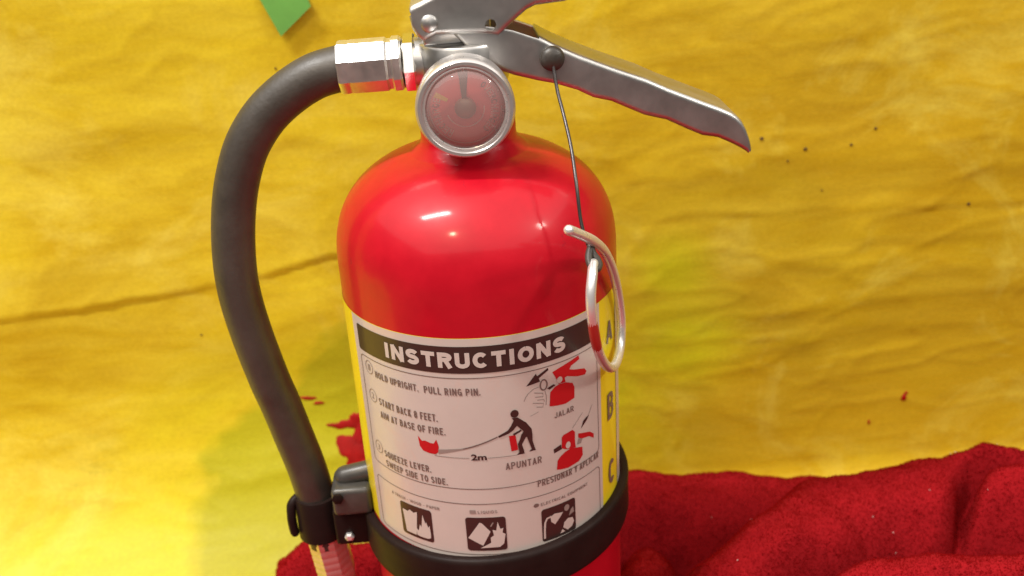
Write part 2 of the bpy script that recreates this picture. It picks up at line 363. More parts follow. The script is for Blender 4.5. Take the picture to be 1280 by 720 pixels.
CREASES = [  # (x, z) lines, height of the fold, reach above, reach below
    ([(-0.40, 0.120), (-0.275, 0.130), (-0.215, 0.135), (-0.155, 0.141), (-0.078, 0.154), (0, 0.158), (0.05, 0.160), (0.084, 0.161)], 0.0024, 0.0080, 0.0011),
    ([(0.084, 0.161), (0.125, 0.162), (0.18, 0.1600), (0.24, 0.158), (0.317, 0.155), (0.5, 0.15)], 0.0030, 0.006, 0.0014),
    ([(0.13, 0.203), (0.19, 0.190), (0.25, 0.186), (0.314, 0.179), (0.5, 0.17)], 0.0030, 0.020, 0.007),
    ([(0.18, 0.172), (0.26, 0.172), (0.33, 0.182), (0.5, 0.20)], 0.0028, 0.016, 0.005),
    ([(0.17, 0.225), (0.25, 0.232), (0.32, 0.222), (0.5, 0.21)], 0.0026, 0.018, 0.007),
    ([(0.12, 0.12), (0.18, 0.128), (0.25, 0.118), (0.34, 0.11)], 0.0026, 0.014, 0.005),
    ([(0.15, 0.092), (0.21, 0.098), (0.27, 0.101), (0.36, 0.098)], 0.0030, 0.014, 0.004),
    ([(0.09, 0.058), (0.16, 0.070), (0.24, 0.080), (0.34, 0.076)], 0.0024, 0.012, 0.004),
    ([(0.20, 0.142), (0.26, 0.137), (0.33, 0.139), (0.42, 0.15)], 0.0026, 0.012, 0.004),
    ([(-0.40, 0.21), (-0.30, 0.222), (-0.22, 0.233), (-0.15, 0.236)], 0.0020, 0.020, 0.010),
    ([(-0.30, 0.17), (-0.25, 0.158), (-0.21, 0.170), (-0.16, 0.190)], 0.0018, 0.016, 0.008),
    ([(-0.14, 0.215), (-0.10, 0.226), (-0.06, 0.220), (-0.03, 0.228)], 0.0018, 0.014, 0.006),
    ([(-0.16, 0.105), (-0.10, 0.120), (-0.05, 0.122)], 0.0016, 0.014, 0.006),
    ([(-0.20, 0.012), (-0.14, 0.020), (-0.10, 0.026), (-0.05, 0.028)], 0.0030, 0.010, 0.005),
    ([(-0.34, 0.036), (-0.28, 0.045), (-0.20, 0.040)], 0.0014, 0.012, 0.008),
]
def relief(x, s):
    x = np.asarray(x, float); s = np.asarray(s, float)
    y, z, ny, nz = profile(s, x); rc = sweep(x); v = s-S_F-rc*PI/2+rc+FLOOR
    wall = np.clip((s-S_F+0.02)/0.10, 0.0, 1)
    right = 0.40+0.60*np.clip((x-0.02)/0.12, 0, 1)
    xr = x+0.10*v; vr = v-0.10*x
    d = 0.0036*fbm(x/0.21, v/0.17, 3, 2)
    d = d + 0.00055*right*fbm(xr/0.24, vr/0.045, 11, 3, 0.42)
    rd = 1-np.abs(fbm(xr/0.13+0.3*gnoise(x/0.05, v/0.05, 5), vr/0.045, 23, 3)); d = d + 0.0006*right*np.clip(rd, 0, 1)**8
    cr = 1-np.abs(fbm(x/0.085+0.5*gnoise(x/0.07, v/0.07, 87), v/0.060, 83, 2)); d = d + 0.00042*np.clip(cr, 0, 1)**14
    d = d + 0.0009*fbm(x/0.075, v/0.060, 31, 3, 0.42)
    for pts, h, up, dn in CREASES:
        px = np.array([p[0] for p in pts]); pz = np.array([p[1] for p in pts])
        zc = np.interp(x, px, pz)+0.0016*gnoise(x/0.035, x*0+h*1e3, 41)
        dv = z-zc if pz.max() > 0.09 else z-zc
        fade = np.clip((x-px[0])/0.04, 0, 1)*np.clip((px[-1]-x)/0.04, 0, 1)
        fade = fade*(0.75+0.5*gnoise(x/0.06, x*0+h*2e3, 47))
        h = h*np.where(px[0] < 0, 0.66, 0.24)
        d = d + h*fade*np.where(dv > 0, np.exp(-(dv/up)**1.3), np.exp(-(dv/dn)**2)) - 0.18*h*fade*np.exp(-((dv+2.6*dn)/(2*dn))**2)
    return d*(0.22+0.78*wall)
def sheet_point(x, s, lift=0.0):
    y, z, ny, nz = profile(s, x); d = relief(x, s)+lift
    return np.stack([np.broadcast_to(x, np.shape(y)), y+ny*d, z+nz*d], -1)
def s_of_z(z, x):
    rc = float(sweep(x)); z = z-FLOOR
    return S_F+rc*math.acos(max(-1, min(1, 1-z/rc))) if z < rc else S_F+rc*PI/2+(z-rc)

def grid_mesh(name, P):
    h, w_ = P.shape[:2]; idx = np.arange(h*w_).reshape(h, w_)
    q = np.stack([idx[:-1, :-1], idx[:-1, 1:], idx[1:, 1:], idx[1:, :-1]], -1).reshape(-1, 4)
    me = bpy.data.meshes.new(name); me.vertices.add(h*w_); me.vertices.foreach_set('co', P.reshape(-1))
    me.loops.add(q.size); me.loops.foreach_set('vertex_index', q.reshape(-1).astype(np.int32))
    me.polygons.add(len(q)); me.polygons.foreach_set('loop_start', np.arange(0, q.size, 4, dtype=np.int32)); me.polygons.foreach_set('loop_total', np.full(len(q), 4, dtype=np.int32))
    me.polygons.foreach_set('use_smooth', np.ones(len(q), dtype=bool)); me.update(calc_edges=True); me.validate()
    return me

bm = bmesh.new(); box(bm, (-1.1, -0.75, -0.085), (1.1, 0.30, -0.046), 0.004)
g = from_bm('ground', bm, TABLE); g['kind'] = 'structure'; g['label'] = 'wooden table top under the yellow sheet'

xs = np.concatenate([np.arange(-0.95, -0.36, 0.012), np.arange(-0.36, 0.44, 0.0024), np.arange(0.44, 0.96, 0.012)])
ss = np.concatenate([np.arange(0.0, 0.14, 0.012), np.arange(0.14, 0.66, 0.0022), np.arange(0.66, 0.92, 0.012)])
X, S = np.meshgrid(xs, ss)
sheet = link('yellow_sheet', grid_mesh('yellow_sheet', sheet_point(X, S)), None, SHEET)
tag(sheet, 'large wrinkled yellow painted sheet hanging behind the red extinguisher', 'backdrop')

def blot(pts, s_from_z=True, lift=0.0004, name='paint_splash', m=None, ring=26, irr=0.25, seed=1):
    """soft edged fleck of paint lying on the sheet: pts = list of (x, z, rx, rz)"""
    bm = bmesh.new(); rr = random.Random(seed)
    for cx, cz, rx, rz in pts:
        s0 = s_of_z(cz, cx); ph = rr.random()*7
        ringsv = []
        c = bm.verts.new(sheet_point(np.array(cx), np.array(s0), lift+0.0003))
        for q in (0.5, 0.85, 1.0):
            row = []
            for k in range(ring):
                a = 2*PI*k/ring; wob = 1+irr*(math.sin(2*a+ph)+0.6*math.sin(3*a+2*ph)+0.4*math.sin(7*a+ph*3))*q
                row.append(bm.verts.new(sheet_point(np.array(cx+rx*q*wob*math.cos(a)), np.array(s0+rz*q*wob*math.sin(a)), lift+0.0003*(1-q**2)-0.0003*(q == 1.0))))
            ringsv.append(row)
        for k in range(ring):
            k2 = (k+1) % ring
            bm.faces.new((c, ringsv[0][k], ringsv[0][k2]))
            for a_, b_ in zip(ringsv, ringsv[1:]): bm.faces.new((a_[k], b_[k], b_[k2], a_[k2]))
    return from_bm(name, bm, m or SPLASH, sheet, 60)
blot([(-0.0865, 0.0445, 0.0075, 0.0035), (-0.0820, 0.0470, 0.0040, 0.0050), (-0.0950, 0.0445, 0.0040, 0.0016), (-0.0790, 0.0380, 0.0050, 0.0090)], seed=4)
blot([(-0.085, 0.0285, 0.0085, 0.0105), (-0.078, 0.0170, 0.0090, 0.0110)], seed=9)
blot([(-0.1090, 0.0625, 0.0050, 0.0011), (-0.1030, 0.0590, 0.0040, 0.0008)], seed=12)
blot([(0.2630, 0.0262, 0.0016, 0.0030)], seed=3, irr=0.12)
blot([(0.2420, 0.0100, 0.0009, 0.0016)], seed=5, irr=0.1)
blot([(0.2644, 0.0295, 0.0010, 0.0012)], seed=8, irr=0.1)
for i, (a, b, r) in enumerate([(0.1625, 0.2043, 0.0010), (0.1876, 0.1964, 0.0011), (0.2138, 0.1968, 0.0008), (0.2275, 0.2049, 0.0009), (0.2863, 0.1559, 0.0010), (0.199, 0.171, 0.0005), (0.178, 0.190, 0.0006), (-0.098, 0.262, 0.0006), (-0.165, 0.11, 0.0006)]):
    blot([(a, b, r, r)], name='speck', m=SPECK, ring=8, irr=0.1, seed=20+i)

# green scrap on the sheet, upper left
bm = bmesh.new(); cor = [(-0.1035, 0.306), (-0.0918, 0.2790), (-0.0745, 0.2930), (-0.0775, 0.3010), (-0.080, 0.316), (-0.093, 0.322)]
top = []; bot = []
for i, (a, b) in enumerate(cor):
    lift = 0.0012+(0.0035 if i in (1, 2) else 0.0)
    p = sheet_point(np.array(a), np.array(s_of_z(b, a)), lift); q = sheet_point(np.array(a), np.array(s_of_z(b, a)), lift-0.0004)
    top.append(bm.verts.new(p)); bot.append(bm.verts.new(q))
bm.faces.new(top); bm.faces.new(bot[::-1])
for k in range(len(cor)): bm.faces.new((top[k], top[k-1], bot[k-1], bot[k]))
tag(from_bm('paper_scrap', bm, GREEN, None, 20), 'green torn paper scrap stuck high on the yellow sheet', 'paper scrap')

# ------------------------------------------------------------------ towel
RIDGES = [  # polyline (x, y, crest z), half width, power
    ([(0.045, 0.115, 0.018), (0.076, 0.112, 0.0185), (0.097, 0.110, 0.018), (0.130, 0.110, 0.013), (0.187, 0.110, 0.006), (0.30, 0.11, 0.004), (0.45, 0.11, 0.004)], 0.034, 3),
    ([(0.085, -0.02, 0.050), (0.098, -0.018, 0.062), (0.130, 0.006, 0.066), (0.163, 0.036, 0.0590), (0.195, 0.044, 0.0575), (0.234, 0.044, 0.0570), (0.254, 0.044, 0.0665), (0.272, 0.034, 0.0655), (0.31, 0.0, 0.055), (0.45, 0.0, 0.05)], 0.036, 4),
    ([(0.085, -0.075, 0.050), (0.110, -0.055, 0.060), (0.137, -0.040, 0.0680), (0.160, -0.036, 0.0760), (0.226, -0.036, 0.0720), (0.45, -0.04, 0.07)], 0.026, 3),
    ([(0.10, -0.10, 0.045), (0.20, -0.09, 0.060), (0.45, -0.10, 0.05)], 0.040, 3),
    ([(-0.118, 0.055, 0.014), (-0.111, 0.058, 0.028), (-0.096, 0.058, 0.037), (-0.072, 0.052, 0.036), (-0.03, 0.072, 0.030), (0.04, 0.09, 0.028)], 0.020, 3),
    ([(-0.085, 0.02, 0.030), (-0.075, -0.02, 0.025), (-0.08, -0.06, 0.02)], 0.020, 3),
    ([(0.078, 0.06, 0.012), (0.076, 0.02, 0.020), (0.082, -0.03, 0.03)], 0.022, 3),
]
GROOVE = [(0.285, 0.040), (0.262, 0.043), (0.247, 0.047), (0.236, 0.040), (0.222, 0.020), (0.2076, 0.0), (0.19, -0.010), (0.16, -0.014), (0.125, -0.026), (0.11, -0.04)]
def seg_dist(x, y, pts):
    best = np.full(np.shape(x), 9.0); val = np.zeros(np.shape(x))
    for a, b in zip(pts, pts[1:]):
        ax, ay = a[:2]; dx, dy = b[0]-ax, b[1]-ay; t = np.clip(((x-ax)*dx+(y-ay)*dy)/(dx*dx+dy*dy), 0, 1)
        d = np.hypot(x-ax-t*dx, y-ay-t*dy); m_ = d < best
        best = np.where(m_, d, best)
        if len(a) > 2: val = np.where(m_, a[2]+t*(b[2]-a[2]), val)
    return best, val
def towel_z(x, y):
    wx = x+0.006*gnoise(x/0.04, y/0.04, 61); wy = y+0.006*gnoise(x/0.04, y/0.04, 67)
    acc = np.full(np.shape(x), 0.012)**6
    for pts, hw, pw in RIDGES:
        d, z = seg_dist(wx, wy, pts); acc = acc + (np.maximum(z-FLOOR, 0)*np.exp(-(d/hw)**pw))**6
    z = acc**(1/6)
    d, _ = seg_dist(wx, wy, GROOVE); z = z - np.minimum(0.030, z*0.6)*np.exp(-(d/(0.0055+0.0045*np.clip((0.205-x)/0.03, 0, 1)))**2)
    z = z + 0.0022*fbm(x/0.035, y/0.035, 71, 3) + 0.0007*fbm(x/0.009, y/0.009, 77, 2)
    r = np.hypot(x, y); k = np.clip((r-0.054)/0.014, 0, 1); k = k*k*(3-2*k)
    return np.maximum(z*k+0.006*(1-k), 0.004)
tx = np.concatenate([np.arange(-0.40, -0.13, 0.005), np.arange(-0.13, 0.46, 0.0022)]); ty = np.concatenate([np.arange(-0.46, -0.12, 0.005), np.arange(-0.12, 0.142, 0.0022)])
TX, TY = np.meshgrid(tx, ty)
def towel_edge(x, y):
    back = np.minimum(x+0.13, 0.142-y); front = np.minimum(x+0.40, -0.04-y)
    return np.clip(np.minimum(np.maximum(back, front), np.minimum(0.46-x, y+0.46))/0.012, 0, 1)
edge = towel_edge(TX, TY)
TZ = towel_z(TX, TY)*np.sqrt(edge)+np.where(edge > 0, 0.002, -0.006)+FLOOR
towel = link('towel', grid_mesh('towel', np.stack([TX, TY, TZ], -1)), None, FLEECE)
tag(towel, 'rumpled red fleece towel bunched around the extinguisher base', 'towel')
# the pile of the fleece: short tufts, nobody could count them
n = 420000
fx = RNG.uniform(-0.125, 0.40, n); fy = RNG.uniform(-0.10, 0.138, n)
kp = (fx > 0.05) | (fx < -0.03); kp &= ~((fx < -0.03) & (fy < 0.0)); fx = fx[kp]; fy = fy[kp]; n = len(fx)
e = towel_edge(fx, fy)
def tz(x, y): return towel_z(x, y)
fz = tz(fx, fy)*np.sqrt(e)+0.002+FLOOR
gx = (tz(fx+0.001, fy)-tz(fx-0.001, fy))/0.002; gy = (tz(fx, fy+0.001)-tz(fx, fy-0.001))/0.002
nrm = np.stack([-gx, -gy, np.ones(n)], -1); nrm /= np.linalg.norm(nrm, axis=1)[:, None]
lean = RNG.normal(0, 0.40, (n, 3)); lean[:, 0] += 0.35*gnoise(fx/0.02, fy/0.02, 91)*2; dirs = nrm+lean*0.8; dirs /= np.linalg.norm(dirs, axis=1)[:, None]
ln = RNG.uniform(0.0006, 0.0015, n)[:, None]; sd = np.cross(dirs, RNG.normal(size=(n, 3))); sd /= np.linalg.norm(sd, axis=1)[:, None]
P0 = np.stack([fx, fy, fz-0.0004], -1); V = np.stack([P0-sd*0.00030, P0+sd*0.00030, P0+dirs*ln], 1).reshape(-1, 3)
me = bpy.data.meshes.new('pile'); me.vertices.add(3*n); me.vertices.foreach_set('co', V.reshape(-1))
me.loops.add(3*n); me.loops.foreach_set('vertex_index', np.arange(3*n, dtype=np.int32)); me.polygons.add(n)
me.polygons.foreach_set('loop_start', np.arange(0, 3*n, 3, dtype=np.int32)); me.polygons.foreach_set('loop_total', np.full(n, 3, dtype=np.int32)); me.update(calc_edges=True)
pile = link('pile', me, towel, PILE); pile['kind'] = 'stuff'

# pale lint caught in the fleece
bm = bmesh.new()
for k in range(70):
    x = RNG.uniform(0.075, 0.30); y = RNG.uniform(-0.09, 0.09); z = float(towel_z(np.array(x), np.array(y)))+0.0030+FLOOR
    a = RNG.uniform(0, PI); l_ = RNG.uniform(0.0003, 0.0009); c = Vector((x, y, z)); d = Vector((math.cos(a)*l_, math.sin(a)*l_, RNG.uniform(-0.2, 0.4)*l_)); e_ = Vector((-math.sin(a), math.cos(a), 0.3))*0.00028
    vs = [bm.verts.new(c-d), bm.verts.new(c+e_), bm.verts.new(c+d), bm.verts.new(c-e_), bm.verts.new(c+Vector((0, 0, 0.0003)))]
    for i_ in range(4): bm.faces.new((vs[i_], vs[(i_+1) % 4], vs[4]))
lint = from_bm('lint', bm, mat('lint_fibre', (0.6, 0.42, 0.40), 0.9), towel, 60); lint['kind'] = 'stuff'

# ------------------------------------------------------------------ fire extinguisher
EXT = bpy.data.objects.new('fire_extinguisher', None); COL.objects.link(EXT); EXT.location = (0, 0, 0); EXT.empty_display_size = 0.05
tag(EXT, 'red dry chemical fire extinguisher with black hose standing on the towel', 'fire extinguisher')
R = 0.054
# tank: foot, wall, dome, neck
prof = [(0, FLOOR+0.014), (0.040, FLOOR+0.014), (0.044, FLOOR+0.009), (0.049, FLOOR+0.0085), (0.0525, FLOOR+0.012), (R, FLOOR+0.018), (R, 0.040), (R, 0.110), (R, 0.160), (R, 0.2225)]
for k in range(1, 60):
    a = k/60*PI/2; r = R*math.cos(a)**(2/2.4); z = 0.2225+0.0425*math.sin(a)**(2/2.4)
    if r > 0.0215: prof.append((r, z))
prof += [(0.0195, 0.2652), (0.0182, 0.2662), (0.0177, 0.268), (0.0176, 0.2745), (0.0170, 0.2752), (0.0, 0.2752)]
bm = bmesh.new(); lathe(bm, prof, 192); tank = from_bm('tank', bm, RED, EXT, 40)

# valve
bm = bmesh.new()
lathe(bm, [(0, 0.2753), (0.0158, 0.2753), (0.0162, 0.2758), (0.0162, 0.2785), (0.0152, 0.280), (0.0152, 0.286), (0.0163, 0.289), (0.0165, 0.2925), (0.0165, 0.3017), (0.0160, 0.3026), (0.0152, 0.3029), (0.0, 0.3029)], 72)
box(bm, (-0.0135, -0.0095, 0.3026), (0.0105, 0.0095, 0.3150), 0.0012)
lathe(bm, [(0, 0), (0.0088, 0), (0.0088, 0.0035), (0, 0.0035)], 32, Matrix.Translation((-0.0137, 0, 0.2956)) @ rot_to((-1, 0, 0)))
lathe(bm, [(0, 0), (0.0065, 0), (0.0065, 0.010), (0, 0.010)], 32, Matrix.Translation((0, -0.0100, 0.2853)) @ rot_to((0, -1, 0)))
lathe(bm, [(0.0, 0.0), (0.0026, 0.0), (0.0026, 0.012), (0, 0.012)], 24, Matrix.Translation((0.0, 0, 0.314)))
valve = from_bm('valve_body', bm, CAST, EXT, 35)

def channel(name, stations, hw, m, thick=0.0013, rc=0.0013, top_from=-9, holes=()):
    """pressed U channel: stations (x, top z, bottom z); the top plate starts at top_from"""
    st = []
    for (a, b) in zip(stations, stations[1:]):
        nn = max(1, int((b[0]-a[0])/0.0016))
        for k in range(nn):
            t = k/nn; st.append([a[i]+(b[i]-a[i])*t for i in range(3)])
    st.append(list(stations[-1]))
    bm = bmesh.new(); rows = []
    for x, zt, zb in st:
        h = max(zt-zb, 0.0006); rr = min(rc, h*0.8); row = []; lip = min(0.0011, h*0.3)
        row += [(-hw+lip, zb), (-hw+lip*0.3, zb+lip*0.35)]
        for q in (0.0, 0.05, 0.5, 0.93): row.append((-hw, zb+lip+(h-rr-lip)*q))
        for k in range(7):
            a = k/6*PI/2; row.append((-hw+rr*(1-math.cos(a)), zt-rr+rr*math.sin(a)))
        for q in (0.03, 0.5, 0.97): row.append((-hw+rr+(2*hw-2*rr)*q, zt))
        for k in range(7):
            a = PI/2-k/6*PI/2; row.append((hw-rr*(1-math.cos(a)), zt-rr+rr*math.sin(a)))
        for q in (0.93, 0.5, 0.05, 0.0): row.append((hw, zb+lip+(h-rr-lip)*q))
        row += [(hw-lip*0.3, zb+lip*0.35), (hw-lip, zb)]
        rows.append([bm.verts.new((x, y, z)) for y, z in row])
    nr = len(rows[0])
    for i, (a, b) in enumerate(zip(rows, rows[1:])):
        for k in range(nr-1):
            if st[i][0] < top_from and 8 <= k < nr-9: continue
            bm.faces.new((a[k], b[k], b[k+1], a[k+1]))
    bmesh.ops.recalc_face_normals(bm, faces=bm.faces)
    me = bpy.data.meshes.new(name); bm.to_mesh(me); bm.free()
    o = link(name, me, EXT, m)
    sm = o.modifiers.new('s', 'SOLIDIFY'); sm.thickness = thick; sm.offset = 0
    bv = o.modifiers.new('b', 'BEVEL'); bv.width = 0.00028; bv.segments = 2; bv.limit_method = 'ANGLE'; bv.angle_limit = math.radians(50)
    cut = None
    if holes:
        cb = bmesh.new()
        for hx, hz, hr in holes: lathe(cb, [(0, -0.03), (hr, -0.03), (hr, 0.03), (0, 0.03)], 24, Matrix.Translation((hx, 0, hz)) @ rot_to((0, 1, 0)))
        bmesh.ops.recalc_face_normals(cb, faces=cb.faces)
        cm = bpy.data.meshes.new('cut'); cb.to_mesh(cm); cb.free(); cut = bpy.data.objects.new('cut', cm); COL.objects.link(cut)
        bo = o.modifiers.new('h', 'BOOLEAN'); bo.object = cut; bo.operation = 'DIFFERENCE'; bo.solver = 'EXACT'
    dg = bpy.context.evaluated_depsgraph_get(); dg.update()
    nm = bpy.data.meshes.new_from_object(o.evaluated_get(dg)); o.modifiers.clear(); o.data = nm; nm.name = name
    if cut: bpy.data.objects.remove(cut); 
    finish(nm, 40); return o

handle = channel('carry_handle', [(-0.0027, 0.3088, 0.3080), (0.0036, 0.3095, 0.3006), (0.0073, 0.3095, 0.2973), (0.0113, 0.3088, 0.2946), (0.0176, 0.3073, 0.2918), (0.0266, 0.3037, 0.2891),
    (0.0322, 0.3004, 0.2877), (0.0399, 0.2965, 0.2849), (0.0456, 0.2940, 0.2818), (0.0520, 0.2912, 0.2800), (0.0574, 0.2890, 0.2773), (0.0638, 0.2864, 0.2741), (0.0719, 0.2823, 0.2717), (0.0799, 0.2787, 0.2675),
    (0.0850, 0.2764, 0.2650), (0.0907, 0.2739, 0.2638), (0.0944, 0.2721, 0.2620), (0.0966, 0.2706, 0.2608), (0.0985, 0.2686, 0.2597), (0.1002, 0.2655, 0.2586), (0.1015, 0.2620, 0.2577), (0.1024, 0.2585, 0.2570)],
    0.0130, STEEL, top_from=0.0255)
lever = channel('squeeze_lever', [(-0.0163, 0.3162, 0.3140), (-0.0157, 0.3170, 0.3100), (-0.0142, 0.3176, 0.3072), (-0.0127, 0.3181, 0.3060), (-0.0084, 0.3200, 0.3079), (0.0082, 0.3268, 0.3071), (0.0126, 0.3282, 0.3064),
    (0.0155, 0.3291, 0.3087), (0.0192, 0.3303, 0.3117), (0.0226, 0.3314, 0.3142), (0.0257, 0.3322, 0.3155), (0.0358, 0.3350, 0.3162), (0.050, 0.3380, 0.320), (0.070, 0.3405, 0.3265), (0.090, 0.3410, 0.3305), (0.104, 0.3385, 0.3325), (0.109, 0.3350, 0.3330)],
    0.0149, STEEL, holes=((0.0103, 0.3096, 0.0019),))
bm = bmesh.new()
lathe(bm, [(0, -0.0172), (0.0012, -0.0171), (0.0024, -0.0166), (0.0030, -0.0158), (0.0030, 0.0158), (0.0024, 0.0166), (0, 0.0172)], 32, Matrix.Translation((-0.0104, 0, 0.3114)) @ rot_to((0, 1, 0)))
from_bm('rivet', bm, CAST, lever, 30)

# pressure gauge
GX, GZ = -0.0004, 0.2853
GM = Matrix.Translation((GX, 0, GZ)) @ rot_to((0, -1, 0))
bm = bmesh.new()
lathe(bm, [(0, 0.0175), (0.0125, 0.0175), (0.0155, 0.0185), (0.0164, 0.0200), (0.0166, 0.0265), (0.0169, 0.0270), (0.0169, 0.0310), (0.0166, 0.0322), (0.0160, 0.0328), (0.0150, 0.0328), (0.0144, 0.0322), (0.0141, 0.0310), (0.0140, 0.0262), (0, 0.0262)], 96, GM)
gauge = from_bm('pressure_gauge', bm, BEZEL, EXT, 35)
bm = bmesh.new(); lathe(bm, [(0, 0.0298), (0.01398, 0.0298), (0.01398, 0.0264), (0, 0.0264)], 64, GM); dial = from_bm('dial', bm, DIAL, gauge)
def ring_sector(bm, r0, r1, a0, a1, y, n=16):
    prev = None
    for k in range(n+1):
        a = a0+(a1-a0)*k/n; c, s_ = math.cos(a), math.sin(a)
        cur = (bm.verts.new((GX+r0*c, y, GZ+r0*s_)), bm.verts.new((GX+r1*c, y, GZ+r1*s_)))
        if prev: bm.faces.new((prev[0], prev[1], cur[1], cur[0]))
        prev = cur
bm = bmesh.new(); ring_sector(bm, 0.0050, 0.0135, PI/2-0.14, PI/2+0.14, -0.02990); from_bm('charged_zone', bm, DIALGRN, gauge)
bm = bmesh.new()
ring_sector(bm, 0.0062, 0.0066, -PI*0.9, PI*0.02, -0.02990, 40); ring_sector(bm, 0.0120, 0.01225, -PI*1.0, 0, -0.02990, 48)
def dial_word(txt, rad, a_mid, size, inward):
    k = 0; adv = 0.78*size; tot = adv*len(txt)
    for c in txt:
        a0 = a_mid-(tot/2-(k+0.5)*adv)/rad*(-1 if not inward else 1)*-1; k += 1
        for st in glyph(c, 0.62, 0.18, 0.18):
            P = []
            for px, py in st:
                u = (px-0.31)*size; v = (py-0.5)*size
                r_, da = (rad+v, -u/rad) if not inward else (rad-v, u/rad)
                P.append(Vector((GX+r_*math.cos(a0+da), -0.02992, GZ+r_*math.sin(a0+da))))
            for a, b in zip(P, P[1:]):
                t = (b-a).normalized()*0.0001; n_ = Vector((-t.z, 0, t.x))*1.6
                bm.faces.new([bm.verts.new(q) for q in (a-t+n_, b+t+n_, b+t-n_, a-t-n_)])
dial_word('RECHARGE'[::-1], 0.0100, math.radians(198), 0.0024, False); dial_word('OVERCHARGED'[::-1], 0.0100, math.radians(0), 0.0022, False)
for k in range(9): ring_sector(bm, 0.0122, 0.0132, math.radians(-40+32.5*k)-0.02, math.radians(-40+32.5*k)+0.02, -0.02991, 2)
from_bm('dial_print', bm, DIALTXT, gauge)
bm = bmesh.new(); lathe(bm, [(0, 0.0318), (0.0024, 0.0316), (0.0034, 0.0309), (0.0037, 0.0299), (0, 0.0299)], 32, GM); from_bm('hub', bm, BRASS, gauge)
bm = bmesh.new(); nd = Vector((math.cos(1.60), 0, math.sin(1.60))); pd = Vector((-nd.z, 0, nd.x)); c0 = Vector((GX, -0.0306, GZ))
vs = [bm.verts.new(c0+nd*a+pd*b+Vector((0, y, 0))) for y in (0, 0.0004) for a, b in ((0.001, -0.0007), (0.009, -0.0011), (0.0125, 0), (0.009, 0.0011), (0.001, 0.0007))]
bm.faces.new(vs[:5]); bm.faces.new(vs[5:][::-1])
for k in range(5): bm.faces.new((vs[k], vs[(k+1) % 5], vs[5+(k+1) % 5], vs[5+k]))
from_bm('needle', bm, DIALGRN, gauge)
bm = bmesh.new(); ring_sector(bm, 0.0066, 0.0112, math.radians(147), math.radians(157), -0.02993, 6); from_bm('yellow_mark', bm, DIALYEL, gauge)  # small yellow mark on the dial face
bm = bmesh.new(); lathe(bm, [(0.01385+0.00055*math.cos(2*PI*k/10), 0.0315+0.00055*math.sin(2*PI*k/10)) for k in range(10)], 72, GM, True); from_bm('glint_ring', bm, WIRE, gauge, 60)  # thin ring added to give a bright arc inside the rim
bm = bmesh.new(); lathe(bm, [(0, 0.0343), (0.005, 0.0341), (0.009, 0.0337), (0.0115, 0.0331), (0.0128, 0.0324), (0.0135, 0.0315), (0.0139, 0.0304)], 64, GM); from_bm('lens', bm, LENS, gauge, 60)

# hose with end fittings
HP = [(-0.0400, 0, 0.2956), (-0.0450, 0, 0.2950), (-0.0539, 0, 0.2928), (-0.0635, 0, 0.2877), (-0.0728, 0, 0.2804), (-0.0803, 0, 0.2713), (-0.0852, 0, 0.2619), (-0.0899, 0, 0.2480), (-0.0933, 0, 0.2303), (-0.0945, 0, 0.2124), (-0.0928, 0, 0.1935), (-0.0891, 0, 0.1715),
      (-0.0862, 0, 0.1585), (-0.0834, 0, 0.1440), (-0.0800, 0, 0.1259), (-0.0779, 0, 0.1067), (-0.0765, 0, 0.0870)]
bm = bmesh.new(); tube(bm, catmull(HP, 8), 0.0082, 32); hose = from_bm('hose', bm, RUBBER, EXT, 50)
def ferrule(name, p0, p1, prof, n=8, m=CHROME, twist=0.0):
    p0 = Vector(p0); p1 = Vector(p1); bm = bmesh.new()
    lathe(bm, prof, n, Matrix.Translation(p0) @ rot_to((p1-p0).normalized()) @ Matrix.Rotation(twist, 4, 'Z'))
    es = [e_ for e_ in bm.edges if e_.calc_face_angle(0) > 0.5]
    bmesh.ops.bevel(bm, geom=es, offset=0.0005, segments=2, affect='EDGES', clamp_overlap=True)
    return from_bm(name, bm, m, hose, 25)
crimp = [(0.0080, 0.0), (0.0092, 0.0002), (0.0096, 0.0010)]
crimp += [(0.0096, 0.0030), (0.00945, 0.0036), (0.00945, 0.0044), (0.0096, 0.0050)]
crimp += [(0.0096, 0.0172), (0.0090, 0.0180), (0.0090, 0.0192), (0.0098, 0.0198), (0.0098, 0.0222), (0.0092, 0.0230), (0.0, 0.0230)]
ferrule('ferrule', (-0.0446, 0, 0.2955), (-0.021, 0, 0.2957), crimp, 8, CHROME, 0.42)
ferrule('coupling_nut', (-0.0214, 0, 0.2957), (-0.016, 0, 0.2957), [(0, 0), (0.0090, 0), (0.0103, 0.0006), (0.0103, 0.0040), (0.0096, 0.0047), (0, 0.0047)], 6, mat('polished_nut', (0.86, 0.84, 0.80), 0.14, metal=1), 0.67)
crimp = [(0.0, 0.0), (0.0084, 0)]
for k in range(7): crimp += [(0.0088, 0.0006+k*0.0036), (0.0088, 0.0026+k*0.0036), (0.00865, 0.0030+k*0.0036), (0.00865, 0.0036+k*0.0036)]
ferrule('nozzle', (-0.0768, 0, 0.0935), (-0.0725, 0, 0.045), crimp+[(0.0080, 0.028), (0.0080, 0.036), (0.0065, 0.040), (0, 0.040)], 8, mat('nozzle_metal', (0.70, 0.62, 0.58), 0.34, metal=0.8, var=0.10, vscale=160, bump=0.05), 0.3)

